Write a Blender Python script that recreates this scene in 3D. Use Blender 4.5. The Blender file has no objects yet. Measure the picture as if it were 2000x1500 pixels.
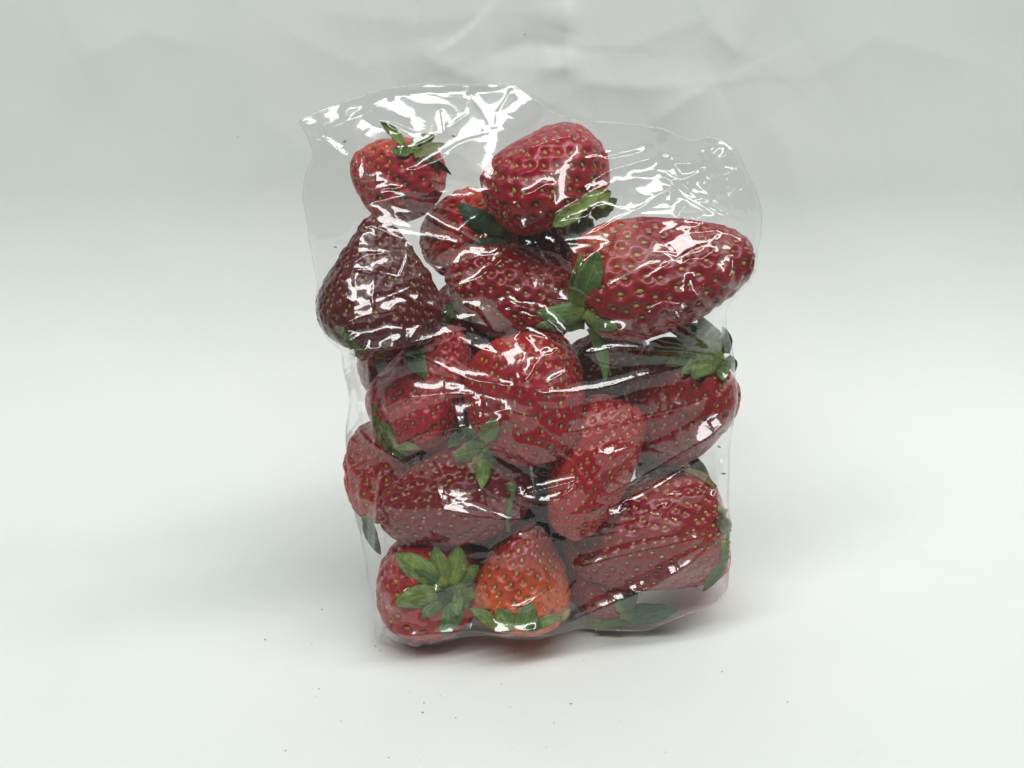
import bpy, math
import numpy as np
from mathutils import Vector, Matrix

rng = np.random.default_rng(7)
R = math.radians
scn = bpy.context.scene
col = scn.collection

# ------------------------------------------------------------------ camera, world, lamps, exposure
PITCH, LEAN, DIST = R(22), R(14), 0.62
VC = 0.100                                   # height up the bag plane that the camera looks at
V_AX = np.array([0, math.sin(LEAN), math.cos(LEAN)])      # up along the bag
W_AX = np.array([0, -math.cos(LEAN), math.sin(LEAN)])     # out of the bag, towards the viewer
X_AX = np.array([1.0, 0, 0])
D_AX = np.array([0, math.cos(PITCH), -math.sin(PITCH)])
U_AX = np.array([0, math.sin(PITCH), math.cos(PITCH)])
CAM = VC * V_AX - DIST * D_AX
MM = 0.0002                                  # metres per photo pixel at the bag
FPX = DIST / MM

cd = bpy.data.cameras.new('camera')
cam = bpy.data.objects.new('camera', cd)
col.objects.link(cam)
cam.matrix_world = Matrix(((1, 0, 0, CAM[0]), (0, U_AX[1], -D_AX[1], CAM[1]), (0, U_AX[2], -D_AX[2], CAM[2]), (0, 0, 0, 1)))
cd.sensor_width = 36
cd.lens = 36 * DIST / 0.4
cd.clip_start, cd.clip_end = 0.01, 50
scn.camera = cam

world = bpy.data.worlds.new('World')
scn.world = world
world.use_nodes = True
world.node_tree.nodes['Background'].inputs[0].default_value = (0.93, 1.0, 0.98, 1)
world.node_tree.nodes['Background'].inputs[1].default_value = 0.15


def lamp(name, loc, target, sx, sy, power, color):
    l = bpy.data.lights.new(name, 'AREA')
    l.shape = 'RECTANGLE'
    l.size, l.size_y = sx, sy
    l.energy = power
    l.color = color
    o = bpy.data.objects.new(name, l)
    col.objects.link(o)
    o.location = loc
    o.rotation_euler = (Vector(target) - Vector(loc)).to_track_quat('-Z', 'Y').to_euler()
    return o


# a bright ceiling fitting above the table, slightly in front of the bag, and an added, unseen fill lamp for milky reflections and backdrop
lamp('ceiling_troffer_lamp', (0.15, -0.40, 1.32), (0, 0, 0.1), 2.3, 0.24, 21.0, (1.0, 0.99, 0.98))
lamp('veil_fill_lamp', (-0.15, -1.05, 1.65), (0, 0, 0.1), 2.0, 0.62, 3.4, (0.84, 1.0, 0.92))

scn.view_settings.view_transform = 'Standard'
scn.view_settings.look = 'None'
scn.view_settings.exposure = 0.06
scn.view_settings.gamma = 1
scn.render.engine = 'CYCLES'
cy = scn.cycles
cy.use_denoising = True
cy.max_bounces = 14
cy.diffuse_bounces = 4
cy.glossy_bounces = 4
cy.transparent_max_bounces = 24
cy.caustics_reflective = False
cy.caustics_refractive = False


# ------------------------------------------------------------------ measuring: photo pixel + depth -> place on the bag plane
def pix(px, py, w):
    """photo pixel -> (x, v, w) in the bag's own axes, at distance w in front of its middle plane"""
    px, py, w = np.broadcast_arrays(np.asarray(px, float), np.asarray(py, float), np.asarray(w, float))
    r = D_AX + ((px - 1000) / FPX)[..., None] * X_AX + ((750 - py) / FPX)[..., None] * U_AX
    t = (w - CAM @ W_AX) / (r @ W_AX)
    p = CAM + t[..., None] * r
    return p @ X_AX, p @ V_AX


def world_of(x, v, w):
    x, v, w = np.broadcast_arrays(x, v, w)
    return x[..., None] * X_AX + v[..., None] * V_AX + w[..., None] * W_AX


def scale_at(w):
    return MM * (DIST - w) / DIST


# ------------------------------------------------------------------ mesh helpers
def new_mesh(name, verts, faces, smooth=True):
    me = bpy.data.meshes.new(name)
    verts = np.asarray(verts, np.float32)
    faces = np.asarray(faces, np.int32)
    me.vertices.add(len(verts))
    me.vertices.foreach_set('co', verts.ravel())
    k = faces.shape[1]
    me.loops.add(faces.size)
    me.loops.foreach_set('vertex_index', faces.ravel())
    me.polygons.add(len(faces))
    me.polygons.foreach_set('loop_start', np.arange(0, faces.size, k, dtype=np.int32))
    me.update(calc_edges=True)
    if smooth:
        me.polygons.foreach_set('use_smooth', np.ones(len(faces), bool))
    me.validate()
    return me


def attr(me, name, vals):
    a = me.attributes.new(name, 'FLOAT', 'POINT')
    a.data.foreach_set('value', np.asarray(vals, np.float32).ravel())


def link(name, data, parent=None, loc=(0, 0, 0), mat=None):
    o = bpy.data.objects.new(name, data)
    col.objects.link(o)
    o.location = loc
    if parent is not None:
        o.parent = parent
    if mat is not None and not data.materials:
        data.materials.append(mat)
    return o


def tag(o, label=None, cat=None, group=None, kind=None):
    for k, v in (('label', label), ('category', cat), ('group', group), ('kind', kind)):
        if v:
            o[k] = v
    return o


def vnoise(x, y, seed=0):
    """smooth value noise in about -1..1"""
    g = np.random.default_rng(seed).uniform(-1, 1, (64, 64))
    xi, yi = np.floor(x).astype(int), np.floor(y).astype(int)
    fx, fy = x - xi, y - yi
    fx, fy = fx * fx * fx * (fx * (fx * 6 - 15) + 10), fy * fy * fy * (fy * (fy * 6 - 15) + 10)
    a = g[xi % 64, yi % 64]; b = g[(xi + 1) % 64, yi % 64]
    c = g[xi % 64, (yi + 1) % 64]; d = g[(xi + 1) % 64, (yi + 1) % 64]
    return (a * (1 - fx) + b * fx) * (1 - fy) + (c * (1 - fx) + d * fx) * fy


# ------------------------------------------------------------------ materials
def mat_new(name):
    m = bpy.data.materials.new(name)
    m.use_nodes = True
    nt = m.node_tree
    nt.nodes.clear()
    return m, nt, nt.nodes, nt.links


class NT:
    def __init__(s, nt):
        s.nt, s.n, s.l = nt, nt.nodes, nt.links

    def node(s, t, **kw):
        n = s.n.new(t)
        for k, v in kw.items():
            setattr(n, k, v)
        return n

    def sock(s, inp, v):
        if hasattr(v, 'is_linked') or hasattr(v, 'links'):
            s.l.new(v, inp)
        else:
            inp.default_value = v

    def math(s, op, a, b=0.0, c=None, clamp=False):
        n = s.node('ShaderNodeMath', operation=op, use_clamp=clamp)
        s.sock(n.inputs[0], a); s.sock(n.inputs[1], b)
        if c is not None:
            s.sock(n.inputs[2], c)
        return n.outputs[0]

    def mix(s, f, a, b):
        n = s.node('ShaderNodeMix', data_type='RGBA')
        s.sock(n.inputs[0], f); s.sock(n.inputs[6], a); s.sock(n.inputs[7], b)
        return n.outputs[2]

    def attr(s, name):
        return s.node('ShaderNodeAttribute', attribute_name=name).outputs['Fac']

    def ramp(s, v, lo, hi):
        n = s.node('ShaderNodeMapRange')
        n.inputs[1].default_value, n.inputs[2].default_value = lo, hi
        s.sock(n.inputs[0], v)
        return n.outputs[0]

    def noise(s, scale, detail=3, rough=0.55, vec=None):
        n = s.node('ShaderNodeTexNoise')
        n.inputs['Scale'].default_value = scale
        n.inputs['Detail'].default_value = detail
        n.inputs['Roughness'].default_value = rough
        s.sock(n.inputs['Vector'], vec if vec is not None else s.node('ShaderNodeTexCoord').outputs['Object'])
        return n.outputs['Fac']


def make_flesh():
    m, nt, n, l = mat_new('berry_flesh')
    s = NT(nt)
    out = s.node('ShaderNodeOutputMaterial')
    b = s.node('ShaderNodeBsdfPrincipled')
    oi = s.node('ShaderNodeObjectInfo')
    main = oi.outputs['Color']
    hsv = s.node('ShaderNodeHueSaturation')
    hsv.inputs['Hue'].default_value = 0.503
    hsv.inputs['Saturation'].default_value = 0.93
    hsv.inputs['Value'].default_value = 1.55
    l.new(main, hsv.inputs['Color'])
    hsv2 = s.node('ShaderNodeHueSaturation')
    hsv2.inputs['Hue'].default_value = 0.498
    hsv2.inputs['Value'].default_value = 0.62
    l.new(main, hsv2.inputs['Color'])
    n1 = s.noise(70, 4)
    c = s.mix(s.ramp(n1, 0.5, 0.72), main, hsv.outputs[0])
    c = s.mix(s.ramp(s.noise(38, 3), 0.52, 0.75), c, hsv2.outputs[0])
    # paler, more orange shoulder near the calyx, where the attribute says so
    c = s.mix(s.math('MULTIPLY', s.attr('shoulder'), s.ramp(s.noise(120, 3), 0.1, 0.5)), c, (0.72, 0.135, 0.03, 1))
    # shade in each achene's pit put into the skin colour, from attribute socket
    c = s.mix(s.math('MULTIPLY', s.attr('socket_shade'), 0.35), c, hsv2.outputs[0])
    # bruised, dull brownish patch
    c = s.mix(s.math('MULTIPLY', s.attr('bruise'), s.ramp(s.noise(260, 5), 0.42, 0.6)), c, (0.17, 0.10, 0.075, 1))
    l.new(c, b.inputs['Base Color'])
    b.inputs['Subsurface Weight'].default_value = 0.18
    b.inputs['Subsurface Radius'].default_value = (1.0, 0.25, 0.15)
    b.inputs['Subsurface Scale'].default_value = 0.003
    r = s.math('ADD', s.ramp(s.noise(180, 3), 0.3, 0.7), 0.0)
    l.new(s.math('MULTIPLY_ADD', r, 0.16, 0.19), b.inputs['Roughness'])
    b.inputs['Specular IOR Level'].default_value = 0.45
    bp = s.node('ShaderNodeBump')
    bp.inputs['Strength'].default_value = 0.25
    bp.inputs['Distance'].default_value = 0.0006
    l.new(s.noise(900, 2), bp.inputs['Height'])
    l.new(bp.outputs[0], b.inputs['Normal'])
    l.new(b.outputs[0], out.inputs[0])
    return m


def make_seed():
    m, nt, n, l = mat_new('achene')
    s = NT(nt)
    out = s.node('ShaderNodeOutputMaterial')
    b = s.node('ShaderNodeBsdfPrincipled')
    oi = s.node('ShaderNodeObjectInfo')
    c = s.mix(s.ramp(s.noise(1400, 2), 0.35, 0.7), oi.outputs['Color'], (0.30, 0.16, 0.03, 1))
    l.new(c, b.inputs['Base Color'])
    b.inputs['Roughness'].default_value = 0.38
    l.new(b.outputs[0], out.inputs[0])
    return m


def make_leaf():
    m, nt, n, l = mat_new('sepal_green')
    s = NT(nt)
    out = s.node('ShaderNodeOutputMaterial')
    b = s.node('ShaderNodeBsdfPrincipled')
    oi = s.node('ShaderNodeObjectInfo')
    al, ac = s.attr('along'), s.attr('across')
    aa = s.math('ABSOLUTE', ac)
    ph = s.math('FRACT', s.math('SUBTRACT', s.math('MULTIPLY', al, 6.0), s.math('MULTIPLY', aa, 2.2)))
    side = s.math('LESS_THAN', s.math('ABSOLUTE', s.math('SUBTRACT', ph, 0.5)), 0.09)
    mid = s.math('LESS_THAN', aa, 0.07)
    vein = s.math('MAXIMUM', s.math('MULTIPLY', side, 0.35), s.math('MULTIPLY', mid, 0.6))
    hs = s.node('ShaderNodeHueSaturation')
    hs.inputs['Hue'].default_value = 0.48
    hs.inputs['Value'].default_value = 1.5
    l.new(oi.outputs['Color'], hs.inputs['Color'])
    hd = s.node('ShaderNodeHueSaturation')
    hd.inputs['Value'].default_value = 0.6
    l.new(oi.outputs['Color'], hd.inputs['Color'])
    c = s.mix(s.ramp(s.noise(160, 4), 0.35, 0.7), oi.outputs['Color'], hd.outputs[0])
    c = s.mix(s.ramp(s.noise(420, 4), 0.5, 0.75), c, hs.outputs[0])
    c = s.mix(vein, c, hs.outputs[0])
    # yellow-green root, dry brown specks and rim
    c = s.mix(s.ramp(al, 0.28, 0.0), c, (0.20, 0.24, 0.04, 1))
    c = s.mix(s.math('MULTIPLY', s.ramp(aa, 0.8, 1.0), s.ramp(s.noise(300, 2), 0.4, 0.6)), c, (0.16, 0.13, 0.05, 1))
    c = s.mix(s.ramp(s.noise(520, 5, 0.7), 0.66, 0.74), c, (0.09, 0.06, 0.03, 1))
    l.new(c, b.inputs['Base Color'])
    b.inputs['Roughness'].default_value = 0.5
    b.inputs['Specular IOR Level'].default_value = 0.35
    bp = s.node('ShaderNodeBump')
    bp.inputs['Strength'].default_value = 0.5
    bp.inputs['Distance'].default_value = 0.0008
    h = s.math('ADD', s.math('MULTIPLY', vein, -0.7), s.noise(700, 3))
    l.new(h, bp.inputs['Height'])
    l.new(bp.outputs[0], b.inputs['Normal'])
    l.new(b.outputs[0], out.inputs[0])
    return m


def make_film():
    m, nt, n, l = mat_new('clear_film')
    s = NT(nt)
    out = s.node('ShaderNodeOutputMaterial')
    g = s.node('ShaderNodeNewGeometry')
    dot = s.node('ShaderNodeVectorMath', operation='DOT_PRODUCT')
    bp = s.node('ShaderNodeBump')
    bp.inputs['Strength'].default_value = 0.11
    bp.inputs['Distance'].default_value = 0.0004
    l.new(s.math('ADD', s.noise(260, 4, 0.6), s.math('MULTIPLY', s.noise(900, 2), 0.12)), bp.inputs['Height'])
    l.new(bp.outputs[0], dot.inputs[0])
    l.new(g.outputs['Incoming'], dot.inputs[1])
    cs = s.math('ABSOLUTE', dot.outputs['Value'])
    f = s.math('POWER', s.math('SUBTRACT', 1.0, cs, clamp=True), 5.0)
    fac = s.math('MULTIPLY_ADD', f, 0.87, 0.070, clamp=True)       # both faces of the film together
    tr = s.node('ShaderNodeBsdfTransparent')
    tr.inputs[0].default_value = (0.988, 0.987, 0.987, 1)
    gl = s.node('ShaderNodeBsdfGlossy')
    gl.inputs['Roughness'].default_value = 0.05
    gl.inputs[0].default_value = (1, 1, 1, 1)
    l.new(bp.outputs[0], gl.inputs['Normal'])
    df = s.node('ShaderNodeBsdfDiffuse')
    df.inputs[0].default_value = (0.85, 0.85, 0.87, 1)
    m0 = s.node('ShaderNodeMixShader')
    m0.inputs[0].default_value = 0.004
    l.new(tr.outputs[0], m0.inputs[1]); l.new(df.outputs[0], m0.inputs[2])
    mx = s.node('ShaderNodeMixShader')
    l.new(fac, mx.inputs[0])
    g2 = s.node('ShaderNodeBsdfGlossy')                  # scuffed film: a softer sheen round each glint
    g2.inputs['Roughness'].default_value = 0.24
    l.new(bp.outputs[0], g2.inputs['Normal'])
    mg = s.node('ShaderNodeMixShader')
    l.new(s.math('MULTIPLY_ADD', s.ramp(s.noise(60, 3), 0.35, 0.7), 0.25, 0.12), mg.inputs[0])
    l.new(gl.outputs[0], mg.inputs[1]); l.new(g2.outputs[0], mg.inputs[2])
    l.new(m0.outputs[0], mx.inputs[1]); l.new(mg.outputs[0], mx.inputs[2])
    l.new(mx.outputs[0], out.inputs[0])
    return m


def make_paper():
    m, nt, n, l = mat_new('white_paper')
    s = NT(nt)
    out = s.node('ShaderNodeOutputMaterial')
    b = s.node('ShaderNodeBsdfPrincipled')
    c = s.mix(s.ramp(s.noise(14, 4), 0.4, 0.7), (0.79, 0.82, 0.80, 1), (0.765, 0.80, 0.78, 1))
    c = s.mix(s.math('MULTIPLY', s.ramp(s.noise(46, 2), 0.72, 0.82), 0.35), c, (0.66, 0.70, 0.60, 1))
    l.new(c, b.inputs['Base Color'])
    b.inputs['Roughness'].default_value = 0.55
    b.inputs['Specular IOR Level'].default_value = 0.3
    bp = s.node('ShaderNodeBump')
    bp.inputs['Strength'].default_value = 0.12
    bp.inputs['Distance'].default_value = 0.0006
    l.new(s.noise(700, 4, 0.65), bp.inputs['Height'])
    l.new(bp.outputs[0], b.inputs['Normal'])
    l.new(b.outputs[0], out.inputs[0])
    return m


def make_plain(name, c, rough=0.6):
    m, nt, n, l = mat_new(name)
    s = NT(nt)
    out = s.node('ShaderNodeOutputMaterial')
    b = s.node('ShaderNodeBsdfPrincipled')
    d = tuple(v * 0.6 for v in c[:3]) + (1,)
    l.new(s.mix(s.ramp(s.noise(500, 3), 0.35, 0.7), c, d), b.inputs['Base Color'])
    b.inputs['Roughness'].default_value = rough
    l.new(b.outputs[0], out.inputs[0])
    return m


FLESH, SEED, LEAF, FILM, PAPER = make_flesh(), make_seed(), make_leaf(), make_film(), make_paper()
CRUMB = make_plain('dark_crumb', (0.06, 0.045, 0.035, 1))
FLECK = make_plain('straw_fleck', (0.42, 0.33, 0.12, 1))
STALK = make_plain('green_stalk', (0.11, 0.16, 0.035, 1), 0.45)

# ------------------------------------------------------------------ paper: floor sweeping up into a wall behind
Y0, RAD, FRONT, WALLTOP = 0.065, 0.13, -0.17, 0.42
S1, S2 = Y0 - FRONT, RAD * math.pi / 2


def sweep(s):
    """arc length -> (y, z, ny, nz) along the paper's profile"""
    s = np.asarray(s, float)
    a = np.clip((s - S1) / RAD, 0, math.pi / 2)
    y = np.where(s < S1, FRONT + s, Y0 + RAD * np.sin(a))
    z = np.where(s < S1, 0, RAD * (1 - np.cos(a))) + np.maximum(s - S1 - S2, 0)
    return y, z, -np.sin(a), np.cos(a)


SS = np.linspace(0, S1 + S2 + WALLTOP, 3000)
PY, PZ, _, _ = sweep(SS)


def paper_hit(px, py):
    """photo pixel -> (x, s) on the paper"""
    r = D_AX + (px - 1000) / FPX * X_AX + (750 - py) / FPX * U_AX
    d = np.stack([PY, PZ], 1) - CAM[1:]
    cr = d[:, 0] * r[2] - d[:, 1] * r[1]
    k = int(np.argmin(np.abs(cr)))
    t = (d[k] @ r[1:]) / (r[1:] @ r[1:])
    return t * r[0], SS[k]


nx, ns = 540, 470
gx = np.linspace(-0.42, 0.42, nx)
gs = np.concatenate([np.linspace(0, S1 - 0.12, 60)[:-1], np.linspace(S1 - 0.12, S1 + S2 + WALLTOP, ns - 59)])
GX, GS = np.meshgrid(gx, gs)
bump = 0.0006 * vnoise(GX * 9, GS * 9, 1) + 0.0004 * vnoise(GX * 26 + 3, GS * 26, 2)
upper = np.clip((GS - S1 - 0.10) / 0.12, 0, 1)
bump *= 0.35 + 0.9 * upper


def seg_dist(X, Y, pts):
    """distance to a polyline, signed side (+ left of travel), 0..1 along it"""
    pts = np.asarray(pts, float)
    seg = np.hypot(*(pts[1:] - pts[:-1]).T)
    cum = np.concatenate([[0], np.cumsum(seg)]); tot = cum[-1]
    best = np.full(X.shape, 1e9); side = np.zeros(X.shape); al = np.zeros(X.shape)
    for i in range(len(pts) - 1):
        a, b = pts[i], pts[i + 1]
        d = b - a
        L2 = max(d @ d, 1e-14)
        t = np.clip(((X - a[0]) * d[0] + (Y - a[1]) * d[1]) / L2, 0, 1)
        ex, ey = X - a[0] - t * d[0], Y - a[1] - t * d[1]
        dd = np.hypot(ex, ey)
        m = dd < best
        best = np.where(m, dd, best)
        side = np.where(m, d[0] * ey - d[1] * ex, side)
        al = np.where(m, (cum[i] + t * seg[i]) / tot, al)
    return best, side, al


# creases seen in the upper sheet of paper: photo pixels, height, spread either side
for pts, h, wl, wr in [
        ([(1105, 0), (1108, 30), (1100, 60)], 0.0012, .004, .010),
        ([(830, 75), (835, 110), (870, 130), (960, 165)], 0.0016, .030, .012),
        ([(950, 110), (1030, 85), (1110, 90)], -0.0016, .012, .022),
        ([(1050, 135), (1105, 130), (1110, 95)], 0.0014, .010, .006),
        ([(1120, 180), (1150, 160), (1250, 170), (1340, 165)], 0.0016, .022, .012),
        ([(1385, 45), (1420, 85), (1450, 105)], 0.0010, .016, .008),
        ([(1270, 240), (1340, 190), (1400, 160)], 0.0014, .010, .020),
        ([(560, 60), (700, 130), (760, 120)], 0.0008, .030, .020),
        ([(500, 230), (560, 260), (600, 330)], 0.0006, .030, .030),
        ([(1500, 230), (1540, 300), (1560, 420)], 0.0008, .030, .020),
        ([(1180, 110), (1300, 60), (1420, 20)], 0.0009, .030, .018),
        ([(640, 20), (820, 45), (960, 20)], 0.0009, .025, .030),
        ([(150, 120), (280, 60), (400, 90)], 0.0010, .03, .03),
        ([(1600, 140), (1700, 70), (1900, 120)], 0.0010, .03, .03)]:
    q = [paper_hit(*p) for p in pts]
    d, sd, al = seg_dist(GX, GS, q)
    w = np.where(sd > 0, wl, wr)
    bump += 1.7 * h * np.exp(-(np.sqrt(d * d + 4e-7)) / w) * np.clip(np.sin(np.pi * np.clip(al * 0.9 + .05, 0, 1)), 0, 1) ** 0.5
bump *= np.clip((np.abs(GX) < 9), 0, 1)
near = np.exp(-((GX / 0.14) ** 2) - ((GS - S1 + 0.05) / 0.07) ** 2)       # flat where the bag stands
bump *= 1 - 0.95 * near
yy, zz, ny, nz = sweep(GS)
P = np.stack([GX, yy + bump * ny, zz + bump * nz], -1).reshape(-1, 3)


def grid_faces(nr, nc):
    i = (np.arange(nr - 1)[:, None] * nc + np.arange(nc - 1)[None, :]).ravel()
    return np.stack([i, i + 1, i + nc + 1, i + nc], 1)


paper = link('paper_backdrop', new_mesh('paper_backdrop', P, grid_faces(len(gs), nx)), mat=PAPER)
tag(paper, 'white paper sheet, faintly creased, sweeping up behind the bag', 'paper', kind='structure')

# ------------------------------------------------------------------ strawberries
# cx, cy photo px of the middle; w metres in front of the mid plane; tip direction in the picture; tip towards viewer;
# length, width px; taper; bluntness; achene spacing px; flesh colour; shoulder amount; achene colour; label
GOLD, OLIVE, RUST = (0.62, 0.42, 0.065), (0.42, 0.36, 0.08), (0.50, 0.17, 0.05)
RED, DEEP, DARK, PINK, BRIGHT = (0.33, 0.005, 0.018), (0.25, 0.003, 0.013), (0.10, 0.006, 0.010), (0.41, 0.022, 0.038), (0.42, 0.009, 0.016)  # DARK is maroon flesh on cone_dark; elsewhere it puts shade into the colour
B = [
 dict(k='top_small', c=(777, 352), w=.002, a=-84, e=6, L=156, W=188, t=.30, p=.72, s=25, col=PINK, sh=.3, seed=GOLD, lab='small pale red strawberry with sparse upright sepals at the empty neck of the bag'),
 dict(k='cone_dark', c=(745, 546), w=.012, a=93, e=8, L=262, W=244, t=.90, p=.78, s=22, col=DARK, sh=0, seed=(.42, .20, .05), lab='very dark maroon cone shaped strawberry standing tip up with a dull bruise'),
 dict(k='barrel', c=(1068, 348), w=.010, a=118, e=4, L=172, W=236, t=.0, p=.46, s=27, col=RED, sh=.15, seed=OLIVE, lab='blunt barrel shaped strawberry, topmost in the middle, its dry calyx underneath'),
 dict(k='orange_back', c=(915, 462), w=-.004, a=195, e=0, L=185, W=165, t=.3, p=.7, s=27, col=BRIGHT, sh=.6, seed=GOLD, lab='orange red strawberry set back under two broad dark green sepals'),
 dict(k='heart', c=(1000, 565), w=.006, a=160, e=12, L=262, W=198, t=.35, p=.7, s=24, col=DEEP, sh=0, seed=OLIVE, lab='deep red strawberry beneath the curved bright fold in the middle of the bag'),
 dict(k='long_pointed', c=(1296, 530), w=.014, a=11, e=2, L=348, W=242, t=.52, p=.66, s=31, col=DEEP, sh=.4, seed=(.55, .36, .06), lab='largest long pointed strawberry, orange at the shoulder, its tip against the bag side'),
 dict(k='pale_egg', c=(848, 755), w=.010, a=70, e=8, L=250, W=208, t=.72, p=.76, s=22, col=PINK, sh=0, seed=(.30, .25, .08), lab='pale pinkish strawberry with narrowed top and one loose leaf lying on it'),
 dict(k='middle_round', c=(1036, 780), w=.020, a=-80, e=14, L=256, W=246, t=.25, p=.68, s=25, col=RED, sh=.1, seed=GOLD, lab='big plump strawberry in the very middle with a small brown scar'),
 dict(k='side_lying', c=(890, 962), w=.010, a=200, e=2, L=318, W=205, t=.36, p=.68, s=25, col=(.19, .006, .014), sh=0, seed=RUST, lab='dark wine red strawberry lying on its side under a curly calyx'),
 dict(k='finger', c=(1160, 914), w=.011, a=-114, e=14, L=290, W=170, t=.36, p=.68, s=20, col=(.37, .008, .016), sh=0, seed=GOLD, lab='slender finger shaped strawberry pointing downward beside the plump middle one'),
 dict(k='right_cone', c=(1316, 792), w=.010, a=-114, e=4, L=228, W=224, t=.42, p=.64, s=23, col=DEEP, sh=.1, seed=OLIVE, lab='red strawberry hanging tip down under the widest spread of green sepals'),
 dict(k='lower_large', c=(1258, 1038), w=.007, a=197, e=4, L=326, W=220, t=.42, p=.62, s=23, col=DEEP, sh=.1, seed=GOLD, lab='large shiny strawberry lying sideways, its browned calyx pressed to the bag edge'),
 dict(k='corner_round', c=(838, 1148), w=.008, a=165, e=-58, L=205, W=214, t=.3, p=.66, s=34, col=RED, sh=.15, seed=GOLD, lab='round strawberry in the bottom corner showing its whole green calyx star'),
 dict(k='orange_base', c=(1026, 1124), w=.010, a=88, e=8, L=222, W=192, t=.66, p=.74, s=24, col=(.32, .010, .014), sh=1.3, seed=GOLD, lab='small strawberry standing on its calyx, dark at the tip and orange below'),
 dict(k='floor_hidden', c=(1168, 1168), w=-.006, a=150, e=-10, L=150, W=132, t=.3, p=.7, s=22, col=DEEP, sh=0, seed=OLIVE, lab='mostly hidden strawberry at the bag floor with broad dark leaves spreading from it'),
 dict(k='pink_under', c=(1335, 1082), w=-.006, a=190, e=0, L=180, W=152, t=.25, p=.7, s=24, col=PINK, sh=.2, seed=GOLD, lab='pinkish strawberry peeping out below the large shiny sideways one'),
 dict(k='left_veiled', c=(752, 920), w=-.006, a=100, e=0, L=200, W=146, t=.25, p=.7, s=24, col=(.42, .02, .025), sh=.2, seed=GOLD, lab='lighter red strawberry pressed to the bag side behind a milky fold'),
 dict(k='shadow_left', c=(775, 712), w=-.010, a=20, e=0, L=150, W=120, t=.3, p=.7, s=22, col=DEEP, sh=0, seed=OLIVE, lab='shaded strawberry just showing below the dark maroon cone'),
 dict(k='shadow_right', c=(1178, 718), w=-.016, a=200, e=0, L=190, W=160, t=.3, p=.7, s=24, col=DARK, sh=0, seed=OLIVE, lab='strawberry coloured nearly black to stand for shade in the gap beside the plump middle one'),  # near black flesh paints the shade of this gap
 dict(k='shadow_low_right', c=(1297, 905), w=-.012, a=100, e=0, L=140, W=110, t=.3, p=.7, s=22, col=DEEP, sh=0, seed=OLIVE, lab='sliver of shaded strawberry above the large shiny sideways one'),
 dict(k='shadow_centre', c=(1040, 970), w=-.012, a=180, e=0, L=220, W=170, t=.3, p=.7, s=24, col=DARK, sh=0, seed=OLIVE, lab='strawberry with shade put into its dark colour behind the loose green stalk'),  # depth shade painted as dark flesh
 dict(k='shadow_left_low', c=(822, 885), w=-.014, a=100, e=0, L=150, W=130, t=.3, p=.7, s=24, col=DEEP, sh=0, seed=OLIVE, lab='filler strawberry added to darken the gap under the sepals at the foot of the pale pinkish one'),  # added filler, keeps the pale backdrop from showing through
 dict(k='shadow_neck', c=(1055, 462), w=-.012, a=150, e=0, L=170, W=130, t=.3, p=.7, s=24, col=DARK, sh=0, seed=OLIVE, lab='filler strawberry, coloured dark as shade, under the barrel shaped one'),  # added filler, gap shade painted in its flesh colour
 dict(k='shadow_foot', c=(925, 1070), w=-.012, a=180, e=0, L=190, W=140, t=.3, p=.7, s=24, col=DARK, sh=0, seed=OLIVE, lab='filler strawberry coloured dark as shade in the gap above the corner one with the calyx star'),  # filler put in to darken the gap, shade in its colour
 dict(k='shadow_foot_right', c=(1110, 1085), w=-.012, a=100, e=0, L=170, W=130, t=.3, p=.7, s=24, col=DARK, sh=0, seed=OLIVE, lab='filler strawberry, its dark colour standing for shade, between the orange based one and the large shiny sideways one'),  # added behind the pair, dark flesh colour in place of shade
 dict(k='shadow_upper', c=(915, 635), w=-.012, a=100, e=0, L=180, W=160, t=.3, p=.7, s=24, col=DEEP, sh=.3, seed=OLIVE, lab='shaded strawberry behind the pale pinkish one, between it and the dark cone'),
]
IX = {b['k']: b for b in B}


def axes(b):
    a, e = R(b['a']), R(b['e'])
    ax = np.array([math.cos(a) * math.cos(e), math.sin(a) * math.cos(e), math.sin(e)])
    up = np.array([0, 0, 1.0])
    e2 = up - (up @ ax) * ax
    if np.linalg.norm(e2) < .05:
        e2 = np.array([0, 1.0, 0]) - ax[1] * ax
    e2 /= np.linalg.norm(e2)
    return ax, np.cross(e2, ax), e2


def prof(b, t):
    """radius (unit width 1 across) at t = 0 stem end .. 1 tip"""
    ph = np.arccos(np.clip(1 - 2 * t, -1, 1))
    r = np.sin(ph) ** b['p'] * (1 - b['t'] * (t - 0.15))
    tt = np.linspace(0.01, .99, 99)
    pp = np.sin(np.arccos(1 - 2 * tt)) ** b['p'] * (1 - b['t'] * (tt - 0.15))
    return 0.5 * r / pp.max()


# let the berries settle against each other in depth only
def spheres(b):
    ax, _, _ = axes(b)
    x, v = pix(*b['c'], b['w'])
    sc = scale_at(b['w'])
    ts = np.array([.15, .35, .55, .75, .9])
    c = np.array([x, v, b['w']]) + ((ts - .5) * b['L'] * sc)[:, None] * ax
    return c, prof(b, ts) * b['W'] * sc * 0.93


for it in range(60):
    S = [spheres(b) for b in B]
    mv = np.zeros(len(B))
    for i in range(len(B)):
        for j in range(i):
            d = S[i][0][:, None, :] - S[j][0][None]
            need = S[i][1][:, None] + S[j][1][None]
            xy2 = d[..., 0] ** 2 + d[..., 1] ** 2
            hz = np.sqrt(np.maximum(need ** 2 - xy2, 0))
            wi, wj = B[i]['w'], B[j]['w']
            sg = 1 if wi >= wj else -1
            over = (hz - sg * d[..., 2]) * (hz > 0)
            o = min(max(over.max(), 0), .004)
            mv[i] += sg * o * .15
            mv[j] -= sg * o * .15
    for b, m in zip(B, mv):
        b['w'] = float(np.clip(b['w'] + m, -.024, .014 if b['c'][1] > 1100 else .025))

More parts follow.
